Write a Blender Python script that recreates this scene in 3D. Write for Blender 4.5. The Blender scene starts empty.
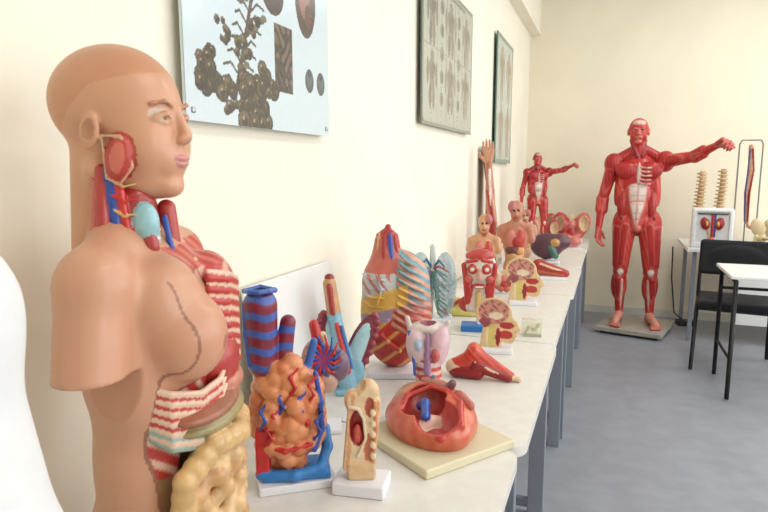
import bpy, math, random
import numpy as np
from mathutils import Vector, Matrix, Euler
random.seed(4)
rng=np.random.RandomState(7)
sc=bpy.context.scene
sc.view_settings.view_transform='Standard'
sc.view_settings.look='None'
COL=bpy.context.collection

# ------------------------------------------------------------------ materials
def lin(c):
    c=np.asarray(c,float)/255.0
    return np.where(c<=.04045,c/12.92,((c+.055)/1.055)**2.4)
def L4(c):
    l=lin(c); return (float(l[0]),float(l[1]),float(l[2]),1)
MC={}
def mat(name,col,rough=.5,metal=0,noise=0,nscale=20,bump=0,coat=0,alpha=1,emis=None,trans=0):
    if name in MC: return MC[name]
    m=bpy.data.materials.new(name); m.use_nodes=True
    nt=m.node_tree; b=nt.nodes['Principled BSDF']
    b.inputs['Base Color'].default_value=L4(col)
    b.inputs['Roughness'].default_value=rough; b.inputs['Metallic'].default_value=metal
    b.inputs['Coat Weight'].default_value=coat
    b.inputs['Alpha'].default_value=alpha
    b.inputs['Transmission Weight'].default_value=trans
    if emis:
        b.inputs['Emission Color'].default_value=L4(col); b.inputs['Emission Strength'].default_value=emis
    if noise or bump:
        tc=nt.nodes.new('ShaderNodeTexCoord'); n=nt.nodes.new('ShaderNodeTexNoise')
        n.inputs['Scale'].default_value=nscale; n.inputs['Detail'].default_value=6
        nt.links.new(tc.outputs['Object'],n.inputs['Vector'])
        if noise:
            r=nt.nodes.new('ShaderNodeValToRGB')
            r.color_ramp.elements[0].position=.35; r.color_ramp.elements[1].position=.65
            r.color_ramp.elements[0].color=L4([max(0,v*(1-noise)) for v in col])
            r.color_ramp.elements[1].color=L4([min(255,v*(1+noise)) for v in col])
            nt.links.new(n.outputs['Fac'],r.inputs['Fac']); nt.links.new(r.outputs['Color'],b.inputs['Base Color'])
        if bump:
            bp=nt.nodes.new('ShaderNodeBump'); bp.inputs['Strength'].default_value=bump; bp.inputs['Distance'].default_value=.002
            nt.links.new(n.outputs['Fac'],bp.inputs['Height']); nt.links.new(bp.outputs['Normal'],b.inputs['Normal'])
    MC[name]=m; return m
def vmat(name,rough=.35,var=.12,scale=60,stretch=(1,1,1),bump=.15,coat=.3,alpha=1,sss=0):
    if name in MC: return MC[name]
    m=bpy.data.materials.new(name); m.use_nodes=True
    nt=m.node_tree; b=nt.nodes['Principled BSDF']
    at=nt.nodes.new('ShaderNodeAttribute'); at.attribute_name='Col'
    tc=nt.nodes.new('ShaderNodeTexCoord'); mp=nt.nodes.new('ShaderNodeMapping'); mp.inputs['Scale'].default_value=stretch
    n=nt.nodes.new('ShaderNodeTexNoise'); n.inputs['Scale'].default_value=scale; n.inputs['Detail'].default_value=4
    nt.links.new(tc.outputs['Object'],mp.inputs['Vector']); nt.links.new(mp.outputs['Vector'],n.inputs['Vector'])
    mr=nt.nodes.new('ShaderNodeMapRange'); mr.inputs['From Min'].default_value=.3; mr.inputs['From Max'].default_value=.7
    mr.inputs['To Min'].default_value=1-var; mr.inputs['To Max'].default_value=1+var*.6
    nt.links.new(n.outputs['Fac'],mr.inputs['Value'])
    vm=nt.nodes.new('ShaderNodeVectorMath'); vm.operation='SCALE'
    nt.links.new(at.outputs['Color'],vm.inputs[0]); nt.links.new(mr.outputs['Result'],vm.inputs['Scale'])
    nt.links.new(vm.outputs['Vector'],b.inputs['Base Color'])
    bp=nt.nodes.new('ShaderNodeBump'); bp.inputs['Strength'].default_value=bump; bp.inputs['Distance'].default_value=.001
    nt.links.new(n.outputs['Fac'],bp.inputs['Height']); nt.links.new(bp.outputs['Normal'],b.inputs['Normal'])
    b.inputs['Roughness'].default_value=rough; b.inputs['Coat Weight'].default_value=coat; b.inputs['Alpha'].default_value=alpha
    b.inputs['Coat Roughness'].default_value=.2
    MC[name]=m; return m

# ------------------------------------------------------------------ SDF sculpting
def rot(R):
    if R is None: return None
    return np.array(Euler([math.radians(v) for v in R]).to_matrix())
class S:
    def __init__(s,h,k=0.0): s.h=h; s.k=k; s.ops=[]
    def _p(s,op,fn,lo,hi,col,k): s.ops.append((op,fn,np.array(lo,float),np.array(hi,float),col,s.k if k is None else k)); return s
    def e(s,c,r,col,k=None,R=None,op='a'):
        c=np.array(c,float); r=np.array([r]*3 if np.isscalar(r) else r,float); M=rot(R)
        def fn(P):
            p=P-c
            if M is not None: p=p@M
            k0=np.sqrt(((p/r)**2).sum(-1)); k1=np.sqrt(((p/(r*r))**2).sum(-1))
            return k0*(k0-1)/np.maximum(k1,1e-9)
        q=r if M is None else np.array([r.max()]*3)
        return s._p(op,fn,c-q,c+q,col,k)
    def c(s,a,b,ra,rb,col,k=None,op='a'):
        a=np.array(a,float); b=np.array(b,float); ab=b-a; L=max((ab**2).sum(),1e-12)
        def fn(P):
            p=P-a; t=np.clip((p@ab)/L,0,1)
            return np.sqrt(((p-t[...,None]*ab)**2).sum(-1))-(ra+(rb-ra)*t)
        m=max(ra,rb)
        return s._p(op,fn,np.minimum(a,b)-m,np.maximum(a,b)+m,col,k)
    def b(s,c,hs,col,rr=0,k=None,R=None,op='a'):
        c=np.array(c,float); hs=np.array(hs,float); M=rot(R)
        def fn(P):
            p=P-c
            if M is not None: p=p@M
            q=np.abs(p)-hs+rr
            return np.sqrt((np.maximum(q,0)**2).sum(-1))+np.minimum(q.max(-1),0)-rr
        q=hs if M is None else np.array([np.linalg.norm(hs)]*3)
        return s._p(op,fn,c-q,c+q,col,k)
    def t(s,pts,r,col,k=None,op='a'):
        n=len(pts); rs=[r]*n if np.isscalar(r) else r
        for i in range(n-1): s.c(pts[i],pts[i+1],rs[i],rs[i+1],col,k,op)
        return s
    def build(s,name,m,parent=None,fn=None,seam=None,loc=(0,0,0),rotz=0,scale=1,clip=True):
        h=s.h
        lo=np.min([o[2] for o in s.ops if o[0]=='a'],0)-3*h-s.k; hi=np.max([o[3] for o in s.ops if o[0]=='a'],0)+3*h+s.k
        N=np.ceil((hi-lo)/h).astype(int)+1
        F=np.full(N,1.0 if h<.1 else 100.0,np.float32)
        ax=[lo[i]+h*np.arange(N[i]) for i in range(3)]
        for op,f,bl,bh,col,k in s.ops:
            if op=='p': continue
            m_=2.5*h+k
            i0=np.maximum(np.floor((bl-m_-lo)/h).astype(int),0); i1=np.minimum(np.ceil((bh+m_-lo)/h).astype(int)+1,N)
            if (i1<=i0).any(): continue
            sl=tuple(slice(i0[i],i1[i]) for i in range(3))
            G=np.stack(np.meshgrid(*[ax[i][sl[i]] for i in range(3)],indexing='ij'),-1)
            d=f(G); A=F[sl]
            if op=='a':
                if k>0:
                    hh=np.clip(.5+.5*(A-d)/k,0,1); F[sl]=A+(d-A)*hh-k*hh*(1-hh)
                else: F[sl]=np.minimum(A,d)
            else: F[sl]=np.maximum(A,-d)
        if clip: F=np.maximum(F,(h*.02-ax[2])[None,None,:].astype(np.float32))
        I=F<0
        n0,n1,n2=[v-1 for v in F.shape]
        cnt=np.zeros((n0,n1,n2),np.int8)
        for dx in (0,1):
            for dy in (0,1):
                for dz in (0,1): cnt+=I[dx:dx+n0,dy:dy+n1,dz:dz+n2]
        cells=np.argwhere((cnt>0)&(cnt<8))
        idx=-np.ones((n0,n1,n2),np.int32); idx[tuple(cells.T)]=np.arange(len(cells))
        pos=np.zeros((len(cells),3)); w=np.zeros(len(cells))
        C=[(x,y,z) for x in (0,1) for y in (0,1) for z in (0,1)]
        for a in C:
            for d in range(3):
                if a[d]==1: continue
                b=list(a); b[d]=1
                fa=F[cells[:,0]+a[0],cells[:,1]+a[1],cells[:,2]+a[2]]; fb=F[cells[:,0]+b[0],cells[:,1]+b[1],cells[:,2]+b[2]]
                cr=(fa<0)!=(fb<0); t=np.where(cr,fa/np.where(cr,fa-fb,1),0)
                p=np.tile(np.array(a,float),(len(cells),1)); p[:,d]+=t
                pos+=p*cr[:,None]; w+=cr
        V=lo+h*(cells+pos/np.maximum(w,1)[:,None])
        Q=[]
        for d in range(3):
            u,v=(d+1)%3,(d+2)%3
            s0=[slice(0,-1) if i==d else slice(None) for i in range(3)]; s1=[slice(1,None) if i==d else slice(None) for i in range(3)]
            A=I[tuple(s0)]; B=I[tuple(s1)]
            E=np.argwhere(A!=B)
            E=E[(E[:,u]>0)&(E[:,v]>0)&(E[:,u]<F.shape[u]-1)&(E[:,v]<F.shape[v]-1)]
            ins=A[tuple(E.T)]
            def cid(du,dv):
                q=E.copy(); q[:,u]-=du; q[:,v]-=dv; return idx[tuple(q.T)]
            q=np.stack([cid(1,1),cid(0,1),cid(0,0),cid(1,0)],1)
            q[~ins]=q[~ins][:,::-1]
            Q.append(q)
        Q=np.concatenate(Q).astype(np.int32)
        # colours
        cur=np.full(len(V),1e3); sec=np.full(len(V),1e3); c=np.zeros((len(V),3))
        for op,f,bl,bh,col,k in s.ops:
            d=f(V)
            if op=='a': msk=d<cur; sec=np.where(msk,cur,np.minimum(sec,d)); cur=np.minimum(cur,d)
            elif op=='s': msk=-d>cur-.35*h; cur=np.maximum(cur,-d); sec=np.where(msk,1e3,sec)
            else: msk=d<0; sec=np.where(msk,1e3,sec)
            if col is None or not msk.any(): continue
            c[msk]=col(V[msk]) if callable(col) else col
        if seam:
            wd,sc_=seam; a=np.clip(1-(sec-cur)/wd,0,1)[:,None]**.7*.75; c=c*(1-a)+np.array(sc_)*a
        if fn: c=fn(V,c)
        me=bpy.data.meshes.new(name)
        me.vertices.add(len(V)); me.vertices.foreach_set('co',V.astype(np.float32).ravel())
        me.loops.add(len(Q)*4); me.loops.foreach_set('vertex_index',Q.ravel())
        me.polygons.add(len(Q)); me.polygons.foreach_set('loop_start',np.arange(0,len(Q)*4,4,dtype=np.int32))
        me.polygons.foreach_set('loop_total',np.full(len(Q),4,np.int32)); 
        me.update(calc_edges=True); me.polygons.foreach_set('use_smooth',np.ones(len(Q),bool))
        at=me.color_attributes.new('Col','FLOAT_COLOR','POINT')
        cc=np.ones((len(V),4),np.float32); cc[:,:3]=lin(np.clip(c,0,255)); at.data.foreach_set('color',cc.ravel())
        me.materials.append(m)
        o=bpy.data.objects.new(name,me); COL.objects.link(o)
        o.location=loc; o.rotation_euler=(0,0,rotz); o.scale=(scale,)*3
        if parent: o.parent=parent
        return o

def box(name,dims,loc,m,parent=None,bev=0,rz=0,rx=0,ry=0,corner=0):
    import bmesh
    bm=bmesh.new(); bmesh.ops.create_cube(bm,size=1)
    for v in bm.verts: v.co=Vector((v.co.x*dims[0],v.co.y*dims[1],v.co.z*dims[2]))
    if corner:
        es=[e for e in bm.edges if abs(e.verts[0].co.z-e.verts[1].co.z)>dims[2]*.5 and e.verts[0].co.x>0]
        bmesh.ops.bevel(bm,geom=es,offset=corner,segments=8,affect='EDGES',profile=.5)
    elif bev: bmesh.ops.bevel(bm,geom=list(bm.edges),offset=bev,segments=3,affect='EDGES',profile=.5)
    me=bpy.data.meshes.new(name); bm.to_mesh(me); bm.free(); me.materials.append(m)
    o=bpy.data.objects.new(name,me); COL.objects.link(o); o.location=loc; o.rotation_euler=(rx,ry,rz)
    if parent: o.parent=parent
    return o
def tube(name,pts,r,m,parent=None,cyc=False):
    cu=bpy.data.curves.new(name,'CURVE'); cu.dimensions='3D'; sp=cu.splines.new('POLY'); sp.points.add(len(pts)-1)
    for i,p in enumerate(pts): sp.points[i].co=(p[0],p[1],p[2],1)
    sp.use_cyclic_u=cyc; cu.bevel_depth=r; cu.bevel_resolution=3; cu.use_fill_caps=True
    o=bpy.data.objects.new(name,cu); COL.objects.link(o); cu.materials.append(m)
    dg=bpy.context.evaluated_depsgraph_get(); me=bpy.data.meshes.new_from_object(o.evaluated_get(dg))
    bpy.data.objects.remove(o); me.name=name
    for p in me.polygons: p.use_smooth=True
    o=bpy.data.objects.new(name,me); COL.objects.link(o)
    if parent: o.parent=parent
    return o
def grp(name,loc,rz=None,s=1.0):
    o=bpy.data.objects.new(name,None); o.empty_display_size=.05; COL.objects.link(o); o.location=loc
    o.rotation_euler=(0,0,math.atan2(-loc[0],loc[1]) if rz is None else rz); o.scale=(1/s,)*3
    return o
TZ=.75

# ------------------------------------------------------------------ room
wall_m=mat('wall_paint',(242,236,219),.85,noise=.01,nscale=3,bump=.1)
back_m=mat('wall_paint_back',(239,231,209),.85,noise=.01,nscale=3,bump=.1)
ceil_m=mat('ceiling_paint',(245,245,243),.9)
floor_m=mat('linoleum',(146,149,158),.45,noise=.03,nscale=9,bump=.03)
XL,XR,YF,YB,ZC=-.78,3.6,6.0,-1.6,3.0
box('floor',(XR-XL+.2,YF-YB+.2,.1),((XL+XR)/2,(YF+YB)/2,-.05),floor_m)
box('ceiling',(XR-XL+.2,YF-YB+.2,.1),((XL+XR)/2,(YF+YB)/2,ZC+.05),ceil_m)
box('wall_left',(.1,YF-YB+.2,ZC),(XL-.05,(YF+YB)/2,ZC/2),wall_m)
box('wall_back',(XR-XL,.1,ZC),((XL+XR)/2,YF+.05,ZC/2),back_m)
box('wall_front',(XR-XL,.1,ZC),((XL+XR)/2,YB-.05,ZC/2),back_m)
ww=grp('wall_right',(0,0,0),0)
box('sill_wall',(.1,YF-YB,.9),(XR+.05,(YF+YB)/2,.45),wall_m,ww)
box('lintel_wall',(.1,YF-YB,.35),(XR+.05,(YF+YB)/2,ZC-.175),wall_m,ww)
ys=[-1.6,-1.2,.9,1.3,3.4,3.8,5.7,6.0]
for i in range(0,8,2): box('pier_%d'%i,(.1,ys[i+1]-ys[i],1.75),(XR+.05,(ys[i]+ys[i+1])/2,1.775),wall_m,ww)
fr=mat('window_frame',(240,240,240),.4)
WE,LE=35,10
for n,(a,b) in enumerate([(-1.2,.9),(1.3,3.4),(3.8,5.7)]):
    g=grp('window_%d'%(n+1),(XR+.05,(a+b)/2,1.775),0); w=b-a
    for zz in (-.85,.85): box('rail',(.06,w,.05),(0,0,zz),fr,g)
    for yy in (-w/2+.025,0,w/2-.025): box('stile',(.06,.05,1.7),(0,yy,0),fr,g)
    ld=bpy.data.lights.new('daylight','AREA'); ld.shape='RECTANGLE'; ld.size=w; ld.size_y=1.7; ld.energy=WE*(1.0,1,1)[n]; ld.color=(.94,.97,1)
    lo=bpy.data.objects.new('window_daylight',ld); COL.objects.link(lo); lo.location=(XR-.02,(a+b)/2,1.775); lo.rotation_euler=(0,math.pi/2,0)
em=mat('lamp_diffuser',(255,252,245),.4,emis=2)
for n,(x,y) in enumerate([(.9,.6),(.9,2.6),(.9,4.6),(2.6,.6),(2.6,2.6),(2.6,4.6)]):
    g=grp('ceiling_lamp' ,(x,y,ZC-.03),0)
    box('housing',(.32,1.24,.05),(0,0,0),fr,g,.005); box('diffuser',(.28,1.2,.01),(0,0,-.028),em,g)
    ld=bpy.data.lights.new('lamp','AREA'); ld.shape='RECTANGLE'; ld.size=.28; ld.size_y=1.2; ld.energy=LE; ld.color=(1,.985,.96)
    lo=bpy.data.objects.new('ceiling_lamp_light',ld); COL.objects.link(lo); lo.location=(x,y,ZC-.07)
box('trim_soffit',(.09,1.6,.4),(XL+.045,5.2,2.8),wall_m)
sk=mat('skirting',(214,212,205),.5)
box('baseboard_back',(XR-XL,.012,.07),((XL+XR)/2,YF-.006,.035),sk)
box('baseboard_left',(.012,YF-YB,.07),(XL+.006,(YF+YB)/2,.035),sk)
w=bpy.data.worlds.new('world'); sc.world=w; w.use_nodes=True
w.node_tree.nodes['Background'].inputs[0].default_value=(.85,.93,1,1); w.node_tree.nodes['Background'].inputs[1].default_value=1

# ------------------------------------------------------------------ tables
top_m=mat('table_laminate',(224,221,214),.3,noise=.015,nscale=30); leg_m=mat('table_steel',(140,146,158),.4,metal=.3)
def table(y0,y1,dx=0):
    g=grp('work_table',(dx,(y0+y1)/2,0),0); L=y1-y0-.008; x0,x1=-.765,-.15
    box('tabletop',(x1-x0,L,.024),((x0+x1)/2,0,TZ-.012),top_m,g,corner=.045)
    for s in (-1,1):
        y=s*(L/2-.045)
        box('front_leg_%d'%s,(.055,.028,TZ-.024),(x1-.05,y,(TZ-.024)/2),leg_m,g,.004)
        box('rear_leg_%d'%s,(.05,.03,TZ-.024),(x0+.06,y,(TZ-.024)/2),leg_m,g,.004)
        box('top_rail_%d'%s,(x1-x0-.16,.025,.04),((x0+x1)/2,y,TZ-.045),leg_m,g)
        box('low_rail_%d'%s,(x1-x0-.16,.025,.03),((x0+x1)/2,y,.12),leg_m,g)
    box('long_rail',(.02,L-.1,.05),(x1-.1,0,TZ-.05),leg_m,g)
ty=[-.45,.4,1.25,2.1,2.97,3.85,4.72,5.58]
for i,(a,b) in enumerate(zip(ty[:-1],ty[1:])): table(a,b,[0,-.005,.004,-.004,.006,0,.003][i])

# ------------------------------------------------------------------ charts on wall
def chart(name,y0,y1,z0,z1,func,res=.004,x=XL+.022,tilt=0,gloss=.15,back=(215,225,225)):
    g=grp(name,(x,(y0+y1)/2,z0),0); g.rotation_euler=(0,tilt,0)
    W=y1-y0;Hh=z1-z0
    box('backing',(.006,W,Hh),(0,0,Hh/2),mat(name+'_back',back,.2),g)
    ny,nz=int(W/res)+1,int(Hh/res)+1
    Y,Z=np.meshgrid(np.linspace(0,W,ny),np.linspace(0,Hh,nz),indexing='ij')
    V=np.stack([np.full(Y.size,.0042),Y.ravel()-W/2,Z.ravel()],1)
    c=func(Y.ravel()+y0,Z.ravel()+z0)
    i=np.arange(ny*nz).reshape(ny,nz); q=np.stack([i[:-1,:-1].ravel(),i[1:,:-1].ravel(),i[1:,1:].ravel(),i[:-1,1:].ravel()],1)
    me=bpy.data.meshes.new(name+'_print'); me.from_pydata(V.tolist(),[],q.tolist())
    at=me.color_attributes.new('Col','FLOAT_COLOR','POINT'); cc=np.ones((len(V),4),np.float32); cc[:,:3]=lin(np.clip(c,0,255)); at.data.foreach_set('color',cc.ravel())
    me.materials.append(vmat('print_'+name,rough=gloss,var=.02,bump=0,coat=.6)); o=bpy.data.objects.new('print',me); COL.objects.link(o); o.parent=g
    for yy in (-W/2+.02,W/2-.02):
        for zz in (.02,Hh-.02): box('standoff',(.02,.012,.012),(-.002,yy,zz),mat('steel',(170,170,170),.3,metal=1),g,.003)
    return g
def p1(Y,Z):
    c=np.tile(np.array([204,218,224.]),(len(Y),1))
    Y=Y+.025
    r=random.Random(11)
    def disc(y,z,a,b,col): c[((Y-y)/a)**2+((Z-z)/b)**2<1]=col
    def line(pts,w,col):
        for (a,b),(e,f) in zip(pts[:-1],pts[1:]):
            t=np.clip(((Y-a)*(e-a)+(Z-b)*(f-b))/((e-a)**2+(f-b)**2),0,1); c[np.hypot(Y-a-t*(e-a),Z-b-t*(f-b))<w]=col
    st=(70,62,50)
    line([(1.13,1.48),(1.155,1.56),(1.19,1.66),(1.24,1.82)],.006,st)
    for k in range(9):
        b=1.52+k*.028; a=1.145+(b-1.52)*.33
        for q in (-1,1): line([(a,b),(a+q*.03,b+.025),(a+q*(.045+.02*r.random()),b+.018)],.003,st); 
        a2=a+(r.random()-.5)*.10; disc(a2,b+.02,.016,.009,(84,84,62)); disc(a2+.02,b+.028,.012,.008,(110,104,80))
    for cy,cz,R,n,q0 in ((1.055,1.545,.038,22,.018),(1.13,1.50,.03,9,.014),(1.215,1.50,.05,34,.022),(1.27,1.555,.03,12,.018),(1.17,1.60,.025,9,.011),(1.10,1.63,.02,8,.010),(1.215,1.66,.02,8,.011)):
        for k in range(n):
            a,b=cy+R*(2*r.random()-1),cz+R*(2*r.random()-1); q=q0*(.7+.5*r.random()); t=r.randrange(-14,14)
            disc(a,b,q,q,(46+t//2,36+t//2,30)); disc(a-.002,b+.003,q*.75,q*.7,(92+t,74+t,54+t)); disc(a+.001,b-.002,q*.45,q*.4,(50,40,34)); disc(a-.004,b+.006,q*.16,q*.16,(160,146,118))
    m=(Y>1.30)&(Y<1.385)&(Z>1.535)&(Z<1.69); c[m]=(44,40,40)
    v=np.sin(Y*120+np.sin(Z*60)*2)*np.sin(Z*95+np.sin(Y*90)*2); c[m&(v>.35)]=(112,88,76); c[m&(v<-.7)]=(80,64,58)
    for y in (1.475,1.54): disc(y,1.58,.024,.03,(60,68,76)); disc(y,1.588,.018,.018,(84,92,100)); disc(y,1.597,.01,.008,(50,56,62))
    disc(1.30,1.76,.05,.055,(64,46,42)); disc(1.31,1.775,.03,.03,(146,100,86)); disc(1.28,1.75,.018,.02,(90,56,52))
    disc(1.46,1.78,.055,.095,(70,52,48)); disc(1.455,1.79,.03,.06,(140,96,84)); disc(1.475,1.74,.02,.03,(96,62,56))
    return c
chart('glass_plant_poster',.95,1.565,1.444,1.95,p1,.0025)
def p2(Y,Z):
    c=np.tile(np.array([178,181,168.]),(len(Y),1)); u=(Y-2.45)/.94; v=(Z-1.545)/.635
    e=(u<.02)|(u>.98)|(v<.02)|(v>.98)
    def el(cu,cv,a,b,col): c[((u-cu)/a)**2+((v-cv)/b)**2<1]=col
    d1,d2=(128,122,110),(92,88,80)
    for cx,k in ((.16,1),(.5,1.25),(.84,1)):
        for cv in (.74,.32):
            a=.04*k; el(cx,cv+.15,a*.75,.035,d1); el(cx,cv+.06,a*1.5,.07,d1); el(cx,cv-.02,a*1.1,.06,d1)
            for q in (-1,1): el(cx+q*a*1.8,cv+.03,a*.45,.09,d1); el(cx+q*a*.7,cv-.12,a*.6,.09,d1)
            el(cx,cv+.05,a*.5,.06,d2); el(cx+a,cv+.07,a*.4,.03,d2); el(cx-a*.6,cv-.11,a*.25,.06,d2)
    for cx in (.33,.67):
        for cv in (.2,.36,.52,.68,.84): el(cx,cv,.035,.05,d1); el(cx+.01,cv,.015,.03,d2)
    for uu in (.25,.42,.58,.75): c[np.abs(u-uu)<.004]=(146,148,138)
    c[np.abs(v-.53)<.006]=(146,148,138)
    c[(np.abs((v*40)%1-.5)<.14)&((u*6)%1>.86)]=(130,130,122)
    c[(v>.955)&(v<.975)&(u>.2)&(u<.8)]=(96,96,92)
    c[e]=(126,134,126); return c
chart('anatomy_wall_chart',2.45,3.39,1.545,2.19,p2,.006,back=(110,120,110))
def p3(Y,Z):
    c=np.tile(np.array([180,196,190.]),(len(Y),1)); u=(Y-4.16)/.67; v=(Z-1.40)/.87
    def el(cu,cv,a,b,col): c[((u-cu)/a)**2+((v-cv)/b)**2<1]=col
    for cx in (.3,.72):
        for cv in (.72,.27):
            for a,b,x,z in ((.05,.035,0,.17),(.1,.08,0,.08),(.07,.08,0,-.02),(.04,.11,-.05,-.12),(.04,.11,.05,-.12),(.025,.1,-.13,.04),(.025,.1,.13,.04)): el(cx+x,cv+z,a,b,(132,104,92))
            el(cx+.02,cv+.08,.03,.05,(84,78,76))
    e=(u<.05)|(u>.95)|(v<.03)|(v>.97); c[e]=(70,120,112); return c
chart('muscle_wall_chart',4.16,4.83,1.40,2.27,p3,.008,back=(80,120,112))
chart('leaning_poster',3.72,3.92,TZ,1.50,lambda Y,Z:np.tile(np.array([205,190,160.]),(len(Y),1))-(np.sin(Z*60)>.3)[:,None]*70,.01,x=XL+.13,tilt=math.radians(-8),back=(110,80,60))

# ------------------------------------------------------------------ muscle man
RED=(190,38,34); DR=(146,24,28); WH=(228,216,206); PK=(208,108,92); SK=(206,152,120); BL=(36,72,160)
def fib(c1,c2,fx,fz,ph=0):
    c1=np.array(c1,float);c2=np.array(c2,float)
    def f(P):
        a=(np.sin(P[:,0]*fx+P[:,2]*fz+ph)*.5+.5)[:,None]; return c1*(1-a)+c2*a
    return f
def ribs(c1,c2,f=240,sl=.5,th=0.0):
    c1=np.array(c1,float);c2=np.array(c2,float)
    def fn(P):
        a=np.clip((np.sin((P[:,2]+P[:,1]*sl)*f)-th)*2+.5,0,1)[:,None]; return c1*a+c2*(1-a)
    return fn
def hand(s,w,d,n,sz,col,curl=.3,side=1):
    w=np.array(w,float); d=np.array(d,float); d/=np.linalg.norm(d); n=np.array(n,float); n-=d*(n@d); n/=np.linalg.norm(n); u=np.cross(d,n)*side
    for q in (-.12,0,.12): s.c(w+d*sz*.05+u*q*sz*.5,w+d*sz*.45+u*q*sz*1.3,sz*.1,sz*.09,col,sz*.03)
    for i,(o,l) in enumerate([(-.19,.40),(-.065,.47),(.06,.45),(.18,.36)]):
        a=w+d*sz*.45+u*o*sz; l*=sz*1.05
        d1=d*math.cos(curl)+n*math.sin(curl); b=a+d1*l*.42
        d2=d*math.cos(curl*2.4)+n*math.sin(curl*2.4); e=b+d2*l*.33
        d3=d*math.cos(curl*3.4)+n*math.sin(curl*3.4); f=e+d3*l*.25
        s.t([a,b,e,f],[sz*.056,sz*.052,sz*.048,sz*.04],col,0)
    a=w+d*sz*.12-u*sz*.16; b=a+(d*.7-u*.7+n*.25)*sz*.22; e=b+(d*.95-u*.2+n*.35)*sz*.2
    s.t([a,b,e],[sz*.08,sz*.065,sz*.05],col,sz*.02)
def man():
    s=S(.0065,.012); cx=-.03
    f1=fib(RED,(160,24,26),260,30); f2=fib(RED,(204,76,62),200,60,1)
    s.e((cx,.02,1.22),(.170,.115,.2),RED); s.e((cx,.02,1.0),(.138,.10,.19),f1); s.e((-.02,.02,.87),(.155,.11,.12),RED)
    for q in (-1,1):
        s.e((cx+q*.085,-.068,1.285),(.096,.042,.072),f1,R=(0,q*-12,0))
        s.e((cx+q*.135,.01,1.16),(.04,.08,.17),f2,R=(0,q*-6,0))
        s.e((cx+q*.11,-.035,1.0),(.04,.055,.14),f1)
        s.c((cx+q*.02,.02,1.47),(cx+q*.14,.01,1.39),.036,.044,f1)
        s.e((-.02+q*.115,.03,.86),(.07,.095,.11),f1)
    def sh(P):
        x,y,z=P.T; hw=np.interp(z,[.82,.92,1.05,1.2],[.012,.04,.07,.08])
        a=np.clip((hw-np.abs(x-cx))/.02,0,1)[:,None]; w=np.abs(x-cx)<.005
        c=np.array((226,210,200.))*a+np.array((196,70,60.))*(1-a); c[w]=(206,160,148)
        g=np.sin(z*88)>.93; c[g&(a[:,0]>.6)]=(210,170,158); return c
    s.e((cx,-.060,1.10),(.095,.048,.12),sh); s.e((cx+.003,-.060,.98),(.08,.048,.14),sh); s.e((cx+.006,-.056,.88),(.05,.044,.09),sh)
    s.e((cx,-.100,1.27),(.013,.013,.085),(222,196,184))
    for i in range(5):
        z=1.315-i*.032; s.t([(cx+.015,-.106,z),(cx+.055,-.114,z-.008),(cx+.09,-.102,z-.004)],.007,(218,176,162),.002)
    s.c((-.035,.015,1.40),(-.045,.01,1.52),.06,.056,f1); 
    for q in (-1,1): s.c((cx+q*.02,-.045,1.40),(-.045+q*.05,.0,1.53),.014,.018,DR)
    H=np.array((-.047,0,1.6))
    s.e(H+(0,.012,.02),(.075,.095,.088),RED); s.e(H+(0,-.03,-.035),(.057,.062,.078),f2)
    s.e(H+(0,-.045,.062),(.046,.04,.024),(224,190,176)); s.c(H+(0,-.088,.01),H+(0,-.108,-.022),.009,.013,PK)
    for q in (-1,1):
        s.e(H+(q*.028,-.085,.008),(.014,.01,.009),(225,215,205),0); s.e(H+(q*.028,-.095,.008),(.006,.005,.006),(30,30,40),0)
        s.t([H+(q*.014,-.088,.016),H+(q*.03,-.094,.021),H+(q*.046,-.08,.012)],.007,RED)
        s.e(H+(q*.045,-.05,-.04),(.02,.032,.036),RED); s.e(H+(q*.077,.01,-.005),(.01,.018,.03),PK)
    s.e(H+(0,-.088,-.05),(.024,.012,.009),(200,110,100)); s.e(H+(0,-.088,-.052),(.02,.014,.003),(60,10,10),op='p'); s.e(H+(0,-.075,-.085),(.022,.02,.016),PK)
    def arm(sh,el,wr,hd,nn,side,curl,sz=.185):
        sh,el,wr=map(np.array,(sh,el,wr)); 
        s.e(sh+(0,-.005,.0),(.072,.072,.085),f1)
        d=(el-sh)/np.linalg.norm(el-sh); p=np.cross(d,(0,1,0)); p/=np.linalg.norm(p); q=np.cross(d,p)
        s.c(sh,el,.055,.042,RED); s.c(sh+d*.08-q*.024,el-d*.04-q*.014,.044,.032,f2); s.c(sh+d*.06+q*.024,el-d*.05+q*.012,.044,.03,f1)
        s.c(el-d*.05,el+d*.01,.018,.038,(206,120,104))
        e2=(wr-el)/np.linalg.norm(wr-el); m=el+e2*.09
        s.c(el,wr,.042,.026,RED); s.c(el+p*.014,m+p*.016,.037,.037,f1); s.c(el-p*.014,m-p*.016,.037,.034,f2)
        for o in (-.012,0.012): s.c(m+p*o*2-q*.020,wr+p*o-q*.014,.008,.006,WH,0)
        hand(s,wr,hd,nn,sz,(190,76,62),curl,side)
    arm((-.225,.01,1.345),(-.295,.02,1.05),(-.315,-.04,.815),(-.0,-.18,-1),(.8,-.4,0),1,.28)
    arm((.165,0,1.36),(.355,-.17,1.395),(.470,-.34,1.468),(.45,-.6,.26),(-.25,-.3,-1),-1,.75,.2)
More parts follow.
